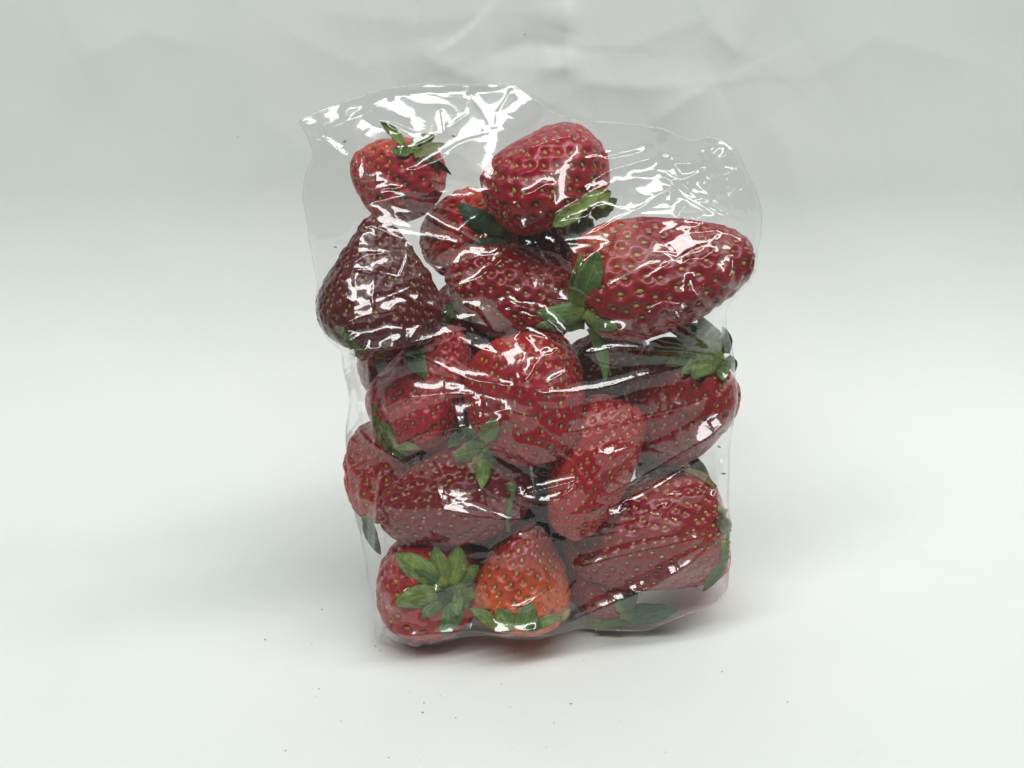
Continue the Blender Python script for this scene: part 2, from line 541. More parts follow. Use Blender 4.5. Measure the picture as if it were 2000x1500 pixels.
# front height map of the heap, in bag axes
GR = 0.0004
X0, X1, VV0, VV1 = -0.100, 0.112, -0.010, 0.226
NX, NV = int((X1 - X0) / GR) + 1, int((VV1 - VV0) / GR) + 1
hfront = np.full((NV, NX), -1.0)
hback = np.full((NV, NX), 1.0)
own = {}


def splat(h, x, v, w, f=np.maximum):
    i = np.clip(((v - VV0) / GR).round().astype(int), 0, NV - 1)
    j = np.clip(((x - X0) / GR).round().astype(int), 0, NX - 1)
    f.at(h, (i, j), w)


def grow(h, f=np.maximum):
    g = h.copy()
    for di in (-1, 0, 1):
        for dj in (-1, 0, 1):
            g = f(g, np.roll(np.roll(h, di, 0), dj, 1))
    return g


seed_cache = {}


def seed_mesh(length, width):
    key = (round(length * 1e5), round(width * 1e5))
    if key in seed_cache:
        return seed_cache[key]
    vs, fs = [(0, 0, -length / 2)], []
    rows, n = 3, 6
    for r in range(rows):
        t = (r + 1) / (rows + 1)
        rad = math.sin(math.pi * t ** 0.8) ** 0.8 * width / 2
        for k in range(n):
            a = 2 * math.pi * k / n
            vs.append((rad * math.cos(a), .62 * rad * math.sin(a), length * (t - .5)))
    vs.append((0, 0, length / 2))
    for k in range(n):
        fs.append((0, 1 + (k + 1) % n, 1 + k))
        for r in range(rows - 1):
            a, b_, c_, d_ = 1 + r * n + k, 1 + r * n + (k + 1) % n, 1 + (r + 1) * n + (k + 1) % n, 1 + (r + 1) * n + k
            fs.append((a, b_, c_)); fs.append((a, c_, d_))
        fs.append((len(vs) - 1, 1 + (rows - 1) * n + k, 1 + (rows - 1) * n + (k + 1) % n))
    me = new_mesh('seed', vs, fs)
    me.materials.append(SEED)
    seed_cache[key] = me
    return me


BASIS = np.stack([X_AX, V_AX, W_AX], 1)     # bag axes -> world


def build_berry(b, idx):
    r_ = np.random.default_rng(100 + idx)
    sc = scale_at(b['w'])
    L, W, sp = b['L'] * sc, b['W'] * sc, b['s'] * sc
    ax, e1, e2 = axes(b)
    M = BASIS @ np.stack([e1, e2, ax], 1)        # local -> world rotation
    x, v = pix(*b['c'], b['w'])
    cw = world_of(x, v, np.array(b['w']))
    b['centre'], b['M'], b['sc'] = cw, M, sc
    hidden = b['k'].startswith(('shadow', 'floor'))
    nr, nc = (70, 130) if hidden else (120, 220)
    ph = np.linspace(0.02, math.pi - .02, nr)
    t = (1 - np.cos(ph)) / 2
    th = np.linspace(0, 2 * math.pi, nc, endpoint=False)
    T, TH = np.meshgrid(t, th, indexing='ij')
    a1, a2, a3 = r_.uniform(0, 6.28, 3)

    def surf(T, TH):
        rr = prof(b, T) * W
        k = 1 + .05 * np.sin(2 * TH + a1) + .035 * np.sin(3 * TH + a2 + 3 * T) + .016 * np.sin(5 * TH + a3 - 5 * T)
        k = k + .03 * np.sin(T * 7 + a2) * np.sin(TH + a3)
        rr = rr * k
        bend = .05 * W * np.sin(math.pi * T)
        return np.stack([rr * np.cos(TH) + bend * math.cos(a1), rr * np.sin(TH) * .97 + bend * math.sin(a1), (T - .5) * L], -1)

    # achenes in a phyllotaxis, equal area each
    tt = np.linspace(0, 1, 400)
    rr = prof(b, tt) * W
    ds = np.hypot(np.gradient(rr), np.gradient(tt * L))
    area = np.concatenate([[0], np.cumsum((2 * math.pi * rr * ds)[1:])])
    n = int(area[-1] / (sp * sp * .95))
    ts = np.interp((np.arange(n) + .5) / n * area[-1], area, tt)
    ang = np.arange(n) * 2.399963 + r_.normal(0, .045, n) + a3
    ts = np.clip(ts + r_.normal(0, .004, n), .01, .985)
    keep = ts > .05
    ts, ang = ts[keep], ang[keep]
    C0 = surf(ts, ang)
    dt = (surf(ts + .004, ang) - surf(ts - .004, ang)); dt /= np.linalg.norm(dt, axis=1)[:, None]
    da = (surf(ts, ang + .01) - surf(ts, ang - .01)); da /= np.linalg.norm(da, axis=1)[:, None]
    N = np.cross(da, dt); N /= np.linalg.norm(N, axis=1)[:, None]
    N *= np.sign((N * (C0 - [0, 0, 0])).sum(1))[:, None]
    V = surf(T, TH).reshape(-1, 3)
    # vertex normals of the smooth body
    Vg = V.reshape(nr, nc, 3)
    gt = np.gradient(Vg, axis=0)
    ga = np.roll(Vg, -1, 1) - np.roll(Vg, 1, 1)
    NV_ = np.cross(ga, gt).reshape(-1, 3)
    NV_ /= np.linalg.norm(NV_, axis=1)[:, None] + 1e-12
    NV_ *= np.sign((NV_ * V).sum(1))[:, None]
    d2 = np.full(len(V), 1e9)
    for s0 in range(0, len(V), 4000):
        blk = V[s0:s0 + 4000]
        d2[s0:s0 + 4000] = ((blk[:, None, :] - C0[None]) ** 2).sum(-1).min(1)
    d = np.sqrt(d2)
    r0 = sp * .29
    dep = sp * .20
    disp = -dep * np.exp(-(d / r0) ** 2) + dep * .30 * np.exp(-((d - sp * .52) / (sp * .2)) ** 2)
    grain = vnoise(TH.ravel() * 4, T.ravel() * 14, idx) * .00045
    V = V + NV_ * (disp + grain)[:, None]
    tip0, tip1 = V[:nc].mean(0), V[-nc:].mean(0)
    V = np.concatenate([V, [tip0], [tip1]])
    i = np.arange(nr - 1)[:, None] * nc
    j = np.arange(nc)[None]
    q = np.stack([i + j, i + (j + 1) % nc, i + nc + (j + 1) % nc, i + nc + j], -1).reshape(-1, 4)
    jn = np.arange(nc)
    tri0 = np.stack([(jn + 1) % nc, jn, np.full(nc, nr * nc), np.full(nc, nr * nc)], 1)
    F = q
    me = None
    VW = V @ M.T
    low = (VW + cw)[:, 2].min()
    if low < .0022:
        cw = cw + V_AX * ((.0022 - low) / math.cos(LEAN))
        b['centre'] = cw
    # close the ends with quads folded on the pole (a quad with a repeated corner is split in two triangles)
    k0 = np.arange(0, nc, 2)
    capA = np.stack([(k0 + 2) % nc, (k0 + 1) % nc, k0, np.full(len(k0), nr * nc)], 1)
    o = (nr - 1) * nc
    capB = np.stack([o + k0, o + (k0 + 1) % nc, o + (k0 + 2) % nc, np.full(len(k0), nr * nc + 1)], 1)
    F = np.concatenate([q, capA, capB])
    me = new_mesh('body', VW, F)
    Tall = np.concatenate([T.ravel(), [0, 1]])
    shn = b['sh'] * np.clip(1 - Tall / (.78 if b['k'] == 'orange_base' else .42), 0, 1) ** .7
    if b['k'] == 'long_pointed':
        # the ripe colour runs further on the lower side
        shn = shn * np.clip(.55 + 1.6 * (VW @ V_AX) / W, 0.1, 1.3)
    attr(me, 'shoulder', np.clip(shn, 0, 1))
    attr(me, 'socket_shade', np.concatenate([np.exp(-(d / (sp * .26)) ** 2), [0, 0]]))
    br = np.zeros(len(VW))
    loc3 = VW @ BASIS
    for (k, bx, by, br_r) in (('cone_dark', 778, 505, 28), ('middle_round', 990, 838, 12), ('corner_round', 812, 1127, 0)):
        if k == b['k'] and br_r:
            px_, pv_ = pix(bx, by, b['w'] + .4 * W)
            br = np.maximum(br, np.exp(-(((loc3[:, 0] + x - px_) ** 2 + (loc3[:, 1] + v - pv_) ** 2) / (br_r * sc) ** 2)) * (loc3[:, 2] > 0))
    attr(me, 'bruise', br)
    root = bpy.data.objects.new('strawberry', None)
    root.empty_display_size = .01
    col.objects.link(root)
    root.location = cw
    tag(root, b['lab'], 'strawberry', 'strawberries packed in the clear bag')
    b['root'] = root
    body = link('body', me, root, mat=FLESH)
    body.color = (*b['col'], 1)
    b['body'] = body
    # achenes: those that face the front are parts one by one, the rest one joined part
    me_s = seed_mesh(round(sp * .47, 4), round(sp * .29, 4))
    NW, CW, TW = N @ M.T, (C0 - N * dep * .72) @ M.T, dt @ M.T
    facing = NW @ (-D_AX)
    vis = facing > (-.05 if not hidden else .15)
    back_v, back_f = [], []
    sv = np.array([vv.co[:] for vv in me_s.vertices])
    sf = np.array([p.vertices[:] for p in me_s.polygons])
    sd = np.array(b['seed'])
    for q_ in range(len(C0)):
        zc = TW[q_]
        yc = NW[q_] - (NW[q_] @ zc) * zc
        yc /= np.linalg.norm(yc)
        xc = np.cross(yc, zc)
        k = r_.uniform(.85, 1.15)
        Rm = np.stack([xc, yc, zc], 1) * k
        if vis[q_]:
            so = bpy.data.objects.new('seed', me_s)
            so.parent = body
            m4 = Matrix.Identity(4)
            for a_ in range(3):
                for c_ in range(3):
                    m4[a_][c_] = Rm[a_, c_]
                m4[a_][3] = CW[q_, a_]
            so.matrix_basis = m4
            g = r_.uniform(.7, 1.2)
            h = sd * g
            if r_.random() < .18:
                h = np.array((.27, .28, .06)) * g
            so.color = (*np.clip(h, 0, 1), 1)
            col.objects.link(so)
        else:
            back_f.append(sf + len(back_v) * len(sv))
            back_v.append(sv @ Rm.T + CW[q_])
    if back_v:
        bo = link('seeds', new_mesh('seeds', np.concatenate(back_v), np.concatenate(back_f)), body, mat=SEED)
        bo.color = (*b['seed'], 1)
        bo['kind'] = 'stuff'
    # height maps in bag axes
    PW = VW + cw
    bx, bv, bw = PW @ X_AX, PW @ V_AX, PW @ W_AX
    h1 = np.full((NV, NX), -1.0)
    splat(h1, bx, bv, bw)
    h1 = grow(h1)
    own[b['k']] = h1
    np.maximum(hfront, h1, out=hfront)
    splat(hback, bx, bv, bw, np.minimum)


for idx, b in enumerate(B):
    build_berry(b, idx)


# ------------------------------------------------------------------ sepals
def leaf_mesh(base, tip, width, curl, w0, lift, key, r_, fold=0.0):
    """leaf between two photo pixels, draped over the berries under it; returns world verts"""
    n, m = 12, 6
    s = np.linspace(0, 1, n + 1)
    bp, tp = np.array(base, float), np.array(tip, float)
    perp = np.array([-(tp - bp)[1], (tp - bp)[0]]); ln = np.linalg.norm(tp - bp); perp /= ln
    bow = r_.uniform(-.10, .10) * ln
    mid = bp + s[:, None] * (tp - bp) + (np.sin(np.pi * s) * bow)[:, None] * perp
    H = own[key] if key in own and key != 'side_lying' else hfront

    def height(w_guess):
        xx, vv = pix(mid[:, 0], mid[:, 1], w_guess)
        i = np.clip(((vv - VV0) / GR).round().astype(int), 0, NV - 1)
        j = np.clip(((xx - X0) / GR).round().astype(int), 0, NX - 1)
        return H[i, j]
    w = np.full(n + 1, w0)
    for _ in range(3):
        h = height(w)
        good = h > -.5
        if good.any():
            h = np.interp(s, s[good], h[good])
        else:
            h = np.full(n + 1, w0)
        for _k in range(3):
            hp = np.pad(h, 1, mode='edge')
            h = np.maximum(h, .0) * 0 + np.maximum(h, .5 * (hp[:-2] + hp[2:]))
            hp = np.pad(h, 1, mode='edge')
            h = .25 * hp[:-2] + .5 * h + .25 * hp[2:]
        w = h + .0011
    w = w + lift * s ** 2
    sc = scale_at(float(w.mean()))
    prof_ = np.clip(np.sin(np.pi * np.clip(s, 0, 1) ** .82), 0, 1) ** .75
    prof_ = np.maximum(prof_, np.where(s < .35, .62 * (1 - s), 0.0))
    prof_[-1] = .02
    if key == 'side_lying':
        width = width * 1.2
    wd = width * .5 * prof_ * (1 + .05 * r_.normal(size=n + 1))
    tan = np.gradient(mid, axis=0); tan /= np.linalg.norm(tan, axis=1)[:, None]
    pr = np.stack([-tan[:, 1], tan[:, 0]], 1)
    u = np.linspace(-1, 1, m + 1)
    px_ = mid[:, 0:1] + pr[:, 0:1] * wd[:, None] * u[None]
    py_ = mid[:, 1:2] + pr[:, 1:2] * wd[:, None] * u[None]
    ww = w[:, None] + (curl * (u ** 2)[None] + fold * np.abs(u)[None]) * (wd * sc)[:, None]
    ww = ww + .0003 * np.sin(s * 17 + r_.uniform(0, 6))[:, None] * np.abs(u)[None]
    x, v = pix(px_, py_, ww)
    P = world_of(x, v, ww).reshape(-1, 3)
    top = P + .00016 * W_AX
    bot = P - .00016 * W_AX
    F = grid_faces(n + 1, m + 1)
    k = len(P)
    ring = np.concatenate([np.arange(m + 1), (np.arange(1, n + 1)) * (m + 1) + m, n * (m + 1) + np.arange(m - 1, -1, -1), np.arange(n - 1, 0, -1) * (m + 1)])
    rn = np.roll(ring, -1)
    FF = np.concatenate([F[:, ::-1], F + k, np.stack([ring, rn, rn + k, ring + k], 1)])
    VV = np.concatenate([top, bot])
    al = np.repeat(s, m + 1); ac = np.tile(u, n + 1)
    xx, vv = VV @ X_AX, VV @ V_AX
    return VV, FF, np.tile(al, 2), np.tile(ac, 2), (top @ X_AX, top @ V_AX, top @ W_AX)


G1, G2, G3, G4, DRY = (.145, .225, .055), (.090, .170, .045), (.036, .086, .034), (.17, .20, .045), (.28, .22, .11)
# berry: [(base px, tip px, width px, colour, tip lift m, curl)]
LEAVES = {
 'top_small': [((788, 283), (742, 238), 20, G1, .004, .4), ((800, 290), (850, 264), 30, G2, .003, -.4), ((808, 303), (869, 280), 26, G4, .005, .3),
               ((806, 292), (764, 290), 24, G2, .002, .2), ((826, 308), (882, 342), 13, G3, 0, .3), ((800, 285), (846, 288), 16, G3, 0, .3)],
 'cone_dark': [((702, 684), (638, 630), 18, G2, -.004, .2), ((688, 682), (684, 652), 15, G1, .002, .2), ((716, 688), (668, 662), 16, G3, -.004, .2)],
 'barrel': [((1135, 402), (1078, 442), 38, G1, .002, .3), ((1150, 412), (1194, 374), 44, G4, .002, .3), ((1158, 424), (1206, 388), 34, G2, .001, .3),
            ((1122, 432), (1124, 492), 24, G2, 0, .2), ((1150, 425), (1148, 478), 34, G2, 0, .2), ((1128, 410), (1175, 372), 30, G1, .001, .3)],
 'orange_back': [((985, 452), (895, 396), 46, G3, .003, -.3), ((990, 472), (914, 486), 42, G3, .003, -.3)],
 'long_pointed': [((1128, 598), (1169, 489), 52, (.085, .15, .04), .003, .3), ((1108, 590), (1134, 492), 24, G1, .001, .3), ((1142, 604), (1046, 609), 44, G2, .004, -.3),
                  ((1142, 634), (1044, 637), 30, G1, .001, -.2), ((1142, 612), (1208, 642), 36, G2, .002, -.3), ((1152, 640), (1182, 746), 26, G2, .002, .2)],
 'side_lying': [((948, 872), (900, 856), 34, G1, .005, -.4), ((950, 874), (968, 900), 26, G2, .003, .3), ((944, 862), (971, 817), 30, G1, .003, .4), ((950, 868), (884, 890), 40, G1, .004, -.3), ((940, 848), (878, 832), 12, G1, .004, .5),
                ((930, 846), (874, 872), 28, G2, .003, .3), ((954, 880), (941, 955), 28, G1, .003, -.3), ((950, 890), (915, 920), 28, DRY, .001, .3),
                ((926, 838), (912, 886), 26, G2, .002, .3)],
 'pale_egg': [((766, 872), (744, 822), 24, G1, .002, .2), ((758, 868), (822, 876), 18, G4, .003, .2), ((768, 868), (798, 894), 24, G1, .002, .2), ((742, 868), (726, 768), 15, G2, -.003, .2)],
 'right_cone': [((1345, 686), (1244, 706), 34, (.12,.20,.06), .005, -.3), ((1380, 690), (1298, 714), 36, (.12,.20,.06), .005, -.3), ((1412, 690), (1352, 742), 46, G1, .004, .2), ((1400, 690), (1330, 730), 34, G1, .003, -.2),
                ((1412, 702), (1414, 744), 28, G2, .002, .2), ((1410, 686), (1268, 668), 60, (.09, .13, .03), .004, -.3), ((1405, 680), (1300, 640), 44, G3, -.002, -.2), ((1420, 682), (1364, 614), 36, G2, .002, -.3),
                ((1420, 690), (1411, 638), 20, G2, 0, .2), ((1422, 696), (1433, 728), 20, G2, 0, .2)],
 'lower_large': [((1382, 938), (1345, 884), 26, G3, -.004, .2), ((1398, 952), (1330, 915), 14, DRY, 0, .2), ((1420, 1040), (1402, 1006), 30, (.15, .14, .07), .001, .3),
                 ((1418, 1056), (1372, 1156), 28, G2, -.004, .3), ((1420, 1016), (1422, 1056), 18, G1, 0, .2)],
 'corner_round': [((868, 1150), (770, 1081), 54, G1, .003, -.3), ((872, 1144), (849, 1068), 46, G1, .004, -.5), ((878, 1142), (895, 1062), 48, G1, .005, -.5),
                  ((884, 1146), (936, 1104), 38, G2, .002, -.3), ((866, 1156), (767, 1181), 44, G1, .003, -.3), ((874, 1160), (866, 1242), 56, G2, .002, -.3),
                  ((884, 1154), (930, 1168), 38, G1, .002, -.3), ((910, 1168), (852, 1156), 40, G3, .006, -.6), ((890, 1152), (894, 1202), 30, G2, .005, .4),
                  ((882, 1156), (912, 1190), 40, G2, .001, -.3), ((868, 1148), (808, 1112), 34, G2, .001, -.3), ((870, 1160), (824, 1208), 34, G2, .001, -.3)],
 'orange_base': [((972, 1226), (918, 1188), 26, G1, .001, .2), ((1002, 1230), (972, 1188), 38, G1, .002, .2), ((1012, 1230), (1038, 1176), 44, G1, .002, .2),
                 ((1046, 1226), (1100, 1206), 22, G1, .001, .2), ((1094, 1212), (1113, 1188), 22, DRY, .001, .5), ((1030, 1230), (1062, 1216), 24, G2, 0, .2)],
 'floor_hidden': [((1212, 1196), (1324, 1188), 44, G3, .004, -.3), ((1160, 1226), (1278, 1208), 30, G2, .002, -.3), ((1134, 1220), (1176, 1212), 18, G4, 0, .2), ((1205, 1190), (1246, 1156), 34, G3, 0, -.2)],
 'left_veiled': [((714, 1006), (744, 1084), 26, G3, .001, .2)],
 'shadow_left': [((744, 700), (728, 756), 30, G3, .001, .2)],
 'shadow_low_right': [((1262, 850), (1276, 900), 34, G3, 0, .2)],
 'shadow_right': [((1250, 660), (1180, 660), 40, G3, 0, .2), ((1100, 660), (1060, 648), 34, G3, 0, .2)],
 'shadow_centre': [((1000, 946), (1070, 968), 40, G3, .003, .2), ((998, 950), (960, 985), 30, G3, 0, .2)],
 'shadow_upper': [((868, 628), (880, 590), 30, G2, 0, .2)],
}
leaf_pts = []


def put_leaf(name, spec, key, parent, origin, r_):
    (bs, tp, wd, c, lift, curl) = spec
    w0 = IX[key]['w'] if key in IX else .01
    VV, FF, al, ac, pts = leaf_mesh(bs, tp, wd, curl, w0, lift, key, r_)
    me = new_mesh(name, VV - origin, FF)
    attr(me, 'along', al); attr(me, 'across', ac)
    o = link(name, me, parent, mat=LEAF)
    g = r_.uniform(.8, 1.2)
    o.color = (*[q * g for q in c], 1)
    leaf_pts.append(pts)
    return o


r_ = np.random.default_rng(5)
for k, specs in LEAVES.items():
    b = IX[k]
    bases = np.array([s[0] for s in specs], float)
    m = bases.mean(0)
    # small domed calyx plate that the sepals spring from
    xx, vv = pix(m[0], m[1], b['w'])
    i, j = int((vv - VV0) / GR), int((xx - X0) / GR)
    hh = own[k][i, j] if 0 <= i < NV and 0 <= j < NX and own[k][i, j] > -.5 else b['w']
    xx, vv = pix(m[0], m[1], hh)
    rad = .0024 if k != 'corner_round' else .0052
    vs, fs = [], []
    nr_, nc_ = 5, 14
    for a in range(nr_):
        for c_ in range(nc_):
            f = (a + .02) / (nr_ - 1)
            th = 2 * math.pi * c_ / nc_
            q = rad * f * (1 + .18 * math.sin(3 * th + 1) + .1 * math.sin(5 * th))
            vs.append(world_of(np.array(xx + q * math.cos(th)), np.array(vv + q * math.sin(th)), np.array(hh + .0014 * (1 - f * f) - .0002)))
    for a in range(nr_ - 1):
        for c_ in range(nc_):
            fs.append((a * nc_ + c_, (a + 1) * nc_ + c_, (a + 1) * nc_ + (c_ + 1) % nc_, a * nc_ + (c_ + 1) % nc_))
    cal = link('calyx', new_mesh('calyx', np.array(vs) - b['centre'], fs), b['root'], mat=STALK)
    for s in specs:
        put_leaf('sepal', s, k, cal, b['centre'], r_)

# things that lie loose between the berries
def loose_origin(px, py, w):
    x, v = pix(px, py, w)
    return world_of(x, v, np.array(w))


og = loose_origin(810, 705, .03)
o = put_leaf('loose_leaf', ((795, 668), (832, 738), 42, G2, .001, -.2), 'pale_egg', None, og, r_)
o.location = og
tag(o, 'single oval green leaf lying loose on the pale pinkish strawberry', 'leaf')

# stalk
st = [(993, 930), (1004, 945), (998, 968), (990, 1000), (993, 1032)]
pts3 = []
for q, (a, c_) in enumerate(st):
    xx, vv = pix(a, c_, .022)
    i, j = int((vv - VV0) / GR), int((xx - X0) / GR)
    pts3.append((xx, vv, max(hfront[i, j], .012) + .0015))
pts3 = np.array(pts3)
pts3[:, 2] = np.maximum(pts3[:, 2], np.convolve(np.pad(pts3[:, 2], 1, mode='edge'), [.33, .34, .33], 'valid'))
tq = np.linspace(0, 1, 25)
tk = np.linspace(0, 1, len(st))
cur = np.stack([np.interp(tq, tk, np.array(pts3)[:, k]) for k in range(3)], 1)
for _ in range(4):
    cur[1:-1] = .25 * cur[:-2] + .5 * cur[1:-1] + .25 * cur[2:]
vs, fs = [], []
for q in range(25):
    rad = .0009 + .0013 * math.exp(-((tq[q] - .15) / .12) ** 2)
    tdir = cur[min(q + 1, 24)] - cur[max(q - 1, 0)]
    tdir /= np.linalg.norm(tdir)
    n1 = np.cross(tdir, [0, 0, 1.0]); n1 /= np.linalg.norm(n1)
    n2 = np.cross(tdir, n1)
    for c_ in range(8):
        a = 2 * math.pi * c_ / 8
        p = cur[q] + rad * (math.cos(a) * n1 + math.sin(a) * n2)
        vs.append(BASIS @ p)
for q in range(24):
    for c_ in range(8):
        fs.append((q * 8 + c_, q * 8 + (c_ + 1) % 8, (q + 1) * 8 + (c_ + 1) % 8, (q + 1) * 8 + c_))
og = BASIS @ cur[12]
o = link('loose_stalk', new_mesh('loose_stalk', np.array(vs) - og, fs), None, og, STALK)
tag(o, 'thin green stalk with a swollen node hanging between the strawberries', 'stalk')

for p in leaf_pts:
    splat(hfront, p[0], p[1], p[2] + .0004)
hfront = grow(hfront)
hback = grow(hback, np.minimum)

# ------------------------------------------------------------------ the bag: two sheets of clear film
OUT = [(582, 236), (640, 208), (700, 188), (757, 172), (830, 166), (910, 165), (1003, 166), (1044, 190), (1085, 222), (1130, 238), (1190, 240), (1250, 244), (1300, 254),
       (1358, 276), (1384, 268), (1414, 274), (1440, 298), (1456, 330), (1476, 370), (1488, 410), (1486, 460), (1472, 515), (1442, 562), (1418, 606), (1420, 650), (1431, 690),
       (1438, 750), (1430, 820), (1425, 880), (1424, 980), (1424, 1070), (1421, 1150), (1392, 1182), (1332, 1204), (1268, 1232), (1190, 1230), (1128, 1226), (1080, 1240), (1000, 1242),
       (930, 1240), (850, 1250), (780, 1254), (736, 1252), (733, 1226), (730, 1180), (716, 1110), (700, 1030), (684, 960), (677, 900), (676, 840), (684, 785), (676, 738), (668, 692), (650, 660),
       (634, 605), (614, 525), (601, 445), (589, 388), (598, 340), (611, 300), (600, 268)]
RIM = .011                                   # the rim stands this far in front of the middle plane
ow = np.full(len(OUT), RIM)
ox, ov = pix(np.array([p[0] for p in OUT]), np.array([p[1] for p in OUT]), ow)
ov = np.maximum(ov, -.0042)


def w_floor(v):
    """how far out of the bag plane the paper lies at height v (0 above it)"""
    return np.maximum(RIM, (.0010 - v * math.cos(LEAN)) / math.sin(LEAN))


# resample the outline smoothly
pts = np.stack([ox, ov], 1)
seg = np.hypot(*(np.roll(pts, -1, 0) - pts).T)
cum = np.concatenate([[0], np.cumsum(seg)])
tq = np.linspace(0, cum[-1], 900, endpoint=False)
pc = np.concatenate([pts, pts[:1]])
ol = np.stack([np.interp(tq, cum, pc[:, 0]), np.interp(tq, cum, pc[:, 1])], 1)
for _ in range(3):
    ol = .25 * np.roll(ol, 1, 0) + .5 * ol + .25 * np.roll(ol, -1, 0)
ol += .0004 * np.stack([vnoise(tq * 120, tq * 0, 4), vnoise(tq * 120, tq * 0 + 3, 5)], 1)

xs = X0 + GR * np.arange(NX)
vs_ = VV0 + GR * np.arange(NV)
XG, VG = np.meshgrid(xs, vs_)


def inside_poly(X, Y, poly):
    r = np.zeros(X.shape, bool)
    a = poly; b2 = np.roll(poly, -1, 0)
    for (x1, y1), (x2, y2) in zip(a, b2):
        if y1 == y2:
            continue
        c = ((y1 > Y) != (y2 > Y)) & (X < (x2 - x1) * (Y - y1) / (y2 - y1) + x1)
        r ^= c
    return r


IN = inside_poly(XG, VG, ol)

# big folds that lift the film where the bag is empty: photo px + height (mm) of the ridge
LIFT = [([(622, 262), (709, 223), (759, 184)], [3, 6, 4]), ([(759, 184), (810, 190), (913, 184), (1002, 170)], [4, 4, 4, 2]), ([(1002, 170), (973, 219), (966, 255)], [2, 7, 10]),
        ([(913, 174), (930, 202), (966, 255)], [3, 7, 10]), ([(968, 258), (896, 282), (800, 342), (766, 354)], [10, 14, 20, 23]), ([(766, 354), (690, 370), (615, 387), (592, 386)], [23, 19, 11, 3]),
        ([(759, 181), (788, 279), (776, 332), (766, 354)], [3, 10, 19, 23]), ([(766, 354), (747, 399), (730, 442)], [23, 25, 26]),
        ([(1063, 438), (1092, 409), (1164, 373), (1236, 351), (1296, 346), (1308, 351)], [34, 36, 38, 33, 28, 27]), ([(1308, 351), (1332, 380), (1392, 416)], [27, 27, 28]),
        ([(1308, 318), (1322, 346), (1339, 373), (1385, 397), (1452, 390)], [24, 24, 24, 22, 8]), ([(1308, 318), (1378, 319), (1380, 272)], [24, 20, 4]), ([(1174, 300), (1224, 292), (1284, 277)], [28, 20, 12]),
        ([(1204, 404), (1248, 418), (1344, 418)], [38, 38, 34])]

ST = 2                                       # coarse membrane, 1 mm cells
hc = hfront[:(NV // ST) * ST, :(NX // ST) * ST].reshape(NV // ST, ST, NX // ST, ST).max((1, 3))
hb = hback[:(NV // ST) * ST, :(NX // ST) * ST].reshape(NV // ST, ST, NX // ST, ST).min((1, 3))
inc = IN[:(NV // ST) * ST:ST, :(NX // ST) * ST:ST]
XC, VC_ = XG[:(NV // ST) * ST:ST, :(NX // ST) * ST:ST], VG[:(NV // ST) * ST:ST, :(NX // ST) * ST:ST]
obs = np.where(hc > -.5, hc + .0010, -1.0)
lift = np.full(obs.shape, -1.0)
for pp, hs in LIFT:
    q = []
    for (a, c_), h in zip(pp, hs):
        xx, vv = pix(a, c_, h * .001)
        q.append((xx, vv))
    d, _, al = seg_dist(XC, VC_, q)
    cu = np.concatenate([[0], np.cumsum(np.hypot(*(np.diff(np.array(q), axis=0)).T))]); cu /= cu[-1]
    hh = np.interp(al, cu, hs) * .001
    lift = np.where(d < .0009, np.maximum(lift, hh), lift)


def membrane(obstacle, mask, rim, it=1500, puff=0.0):     # puff: trapped air bellies the film out between the berries
    m = np.where(mask, np.maximum(obstacle, rim), rim)
    for k in range(it):
        a = .25 * (np.roll(m, 1, 0) + np.roll(m, -1, 0) + np.roll(m, 1, 1) + np.roll(m, -1, 1))
        m = np.where(mask, np.maximum(a + puff * (GR * ST) ** 2 / 4, obstacle), rim)
    return m


MF = membrane(np.maximum(obs, lift), inc, w_floor(VC_), 1800, np.interp(VC_, [0, .02, .15, .185], [4, 10, 8, 0]))
MB_ = membrane(np.where(hb < .5, -hb + .0006, -1.0), inc, -RIM, 900)


def up(m):
    """coarse -> fine grid, bilinear then smoothed"""
    ii = np.clip(np.arange(NV) / ST, 0, m.shape[0] - 1.001); jj = np.clip(np.arange(NX) / ST, 0, m.shape[1] - 1.001)
    i0, j0 = ii.astype(int), jj.astype(int)
    fi, fj = (ii - i0)[:, None], (jj - j0)[None]
    r = (m[i0][:, j0] * (1 - fi) * (1 - fj) + m[i0 + 1][:, j0] * fi * (1 - fj) + m[i0][:, j0 + 1] * (1 - fi) * fj + m[i0 + 1][:, j0 + 1] * fi * fj)
    for _ in range(3):
        r = .25 * (np.roll(r, 1, 0) + np.roll(r, -1, 0) + np.roll(r, 1, 1) + np.roll(r, -1, 1))
    return r


HF, HB = up(MF), up(MB_)

# sharp folds: photo px, height mm, spread mm left and right of the direction of travel
FOLDS = []
def F_(p, h=1.0, l=1.2, r=2.2, cr=.2, lit=True):
    if lit and p[-1][0] < p[0][0]:
        p = p[::-1]
    FOLDS.append((p, h, l, r, cr, lit))

# upper left facets
F_([(622, 262), (709, 223), (726, 205), (759, 180)], 1.5, 1.5, 5)
F_([(759, 181), (810, 182), (848, 180), (913, 174)], 1.4, 1.3, 6)
F_([(913, 174), (954, 180), (1002, 168)], 1.4, 1.4, 5)
F_([(966, 255), (973, 219), (990, 193), (1002, 168)], 1.3, 1.5, 3)
F_([(915, 176), (930, 202), (966, 255)], 1.2, 3, 1.5)
F_([(766, 354), (800, 342), (848, 313), (896, 282), (968, 258)], 1.6, 1.6, 7)
F_([(588, 385), (615, 387), (690, 370), (766, 354)], 1.6, 1.6, 8)
F_([(759, 181), (774, 212), (783, 260), (788, 279), (776, 332), (766, 354)], 1.1, 2, 2)
F_([(769, 188), (795, 241), (800, 267)], .8, 2, 1.5)
F_([(766, 354), (747, 399), (730, 442), (731, 560), (728, 640)], .6, 1, 1, lit='veil')
F_([(730, 442), (776, 454), (848, 464), (896, 476), (884, 490)], 1.1, 1.3, 5)
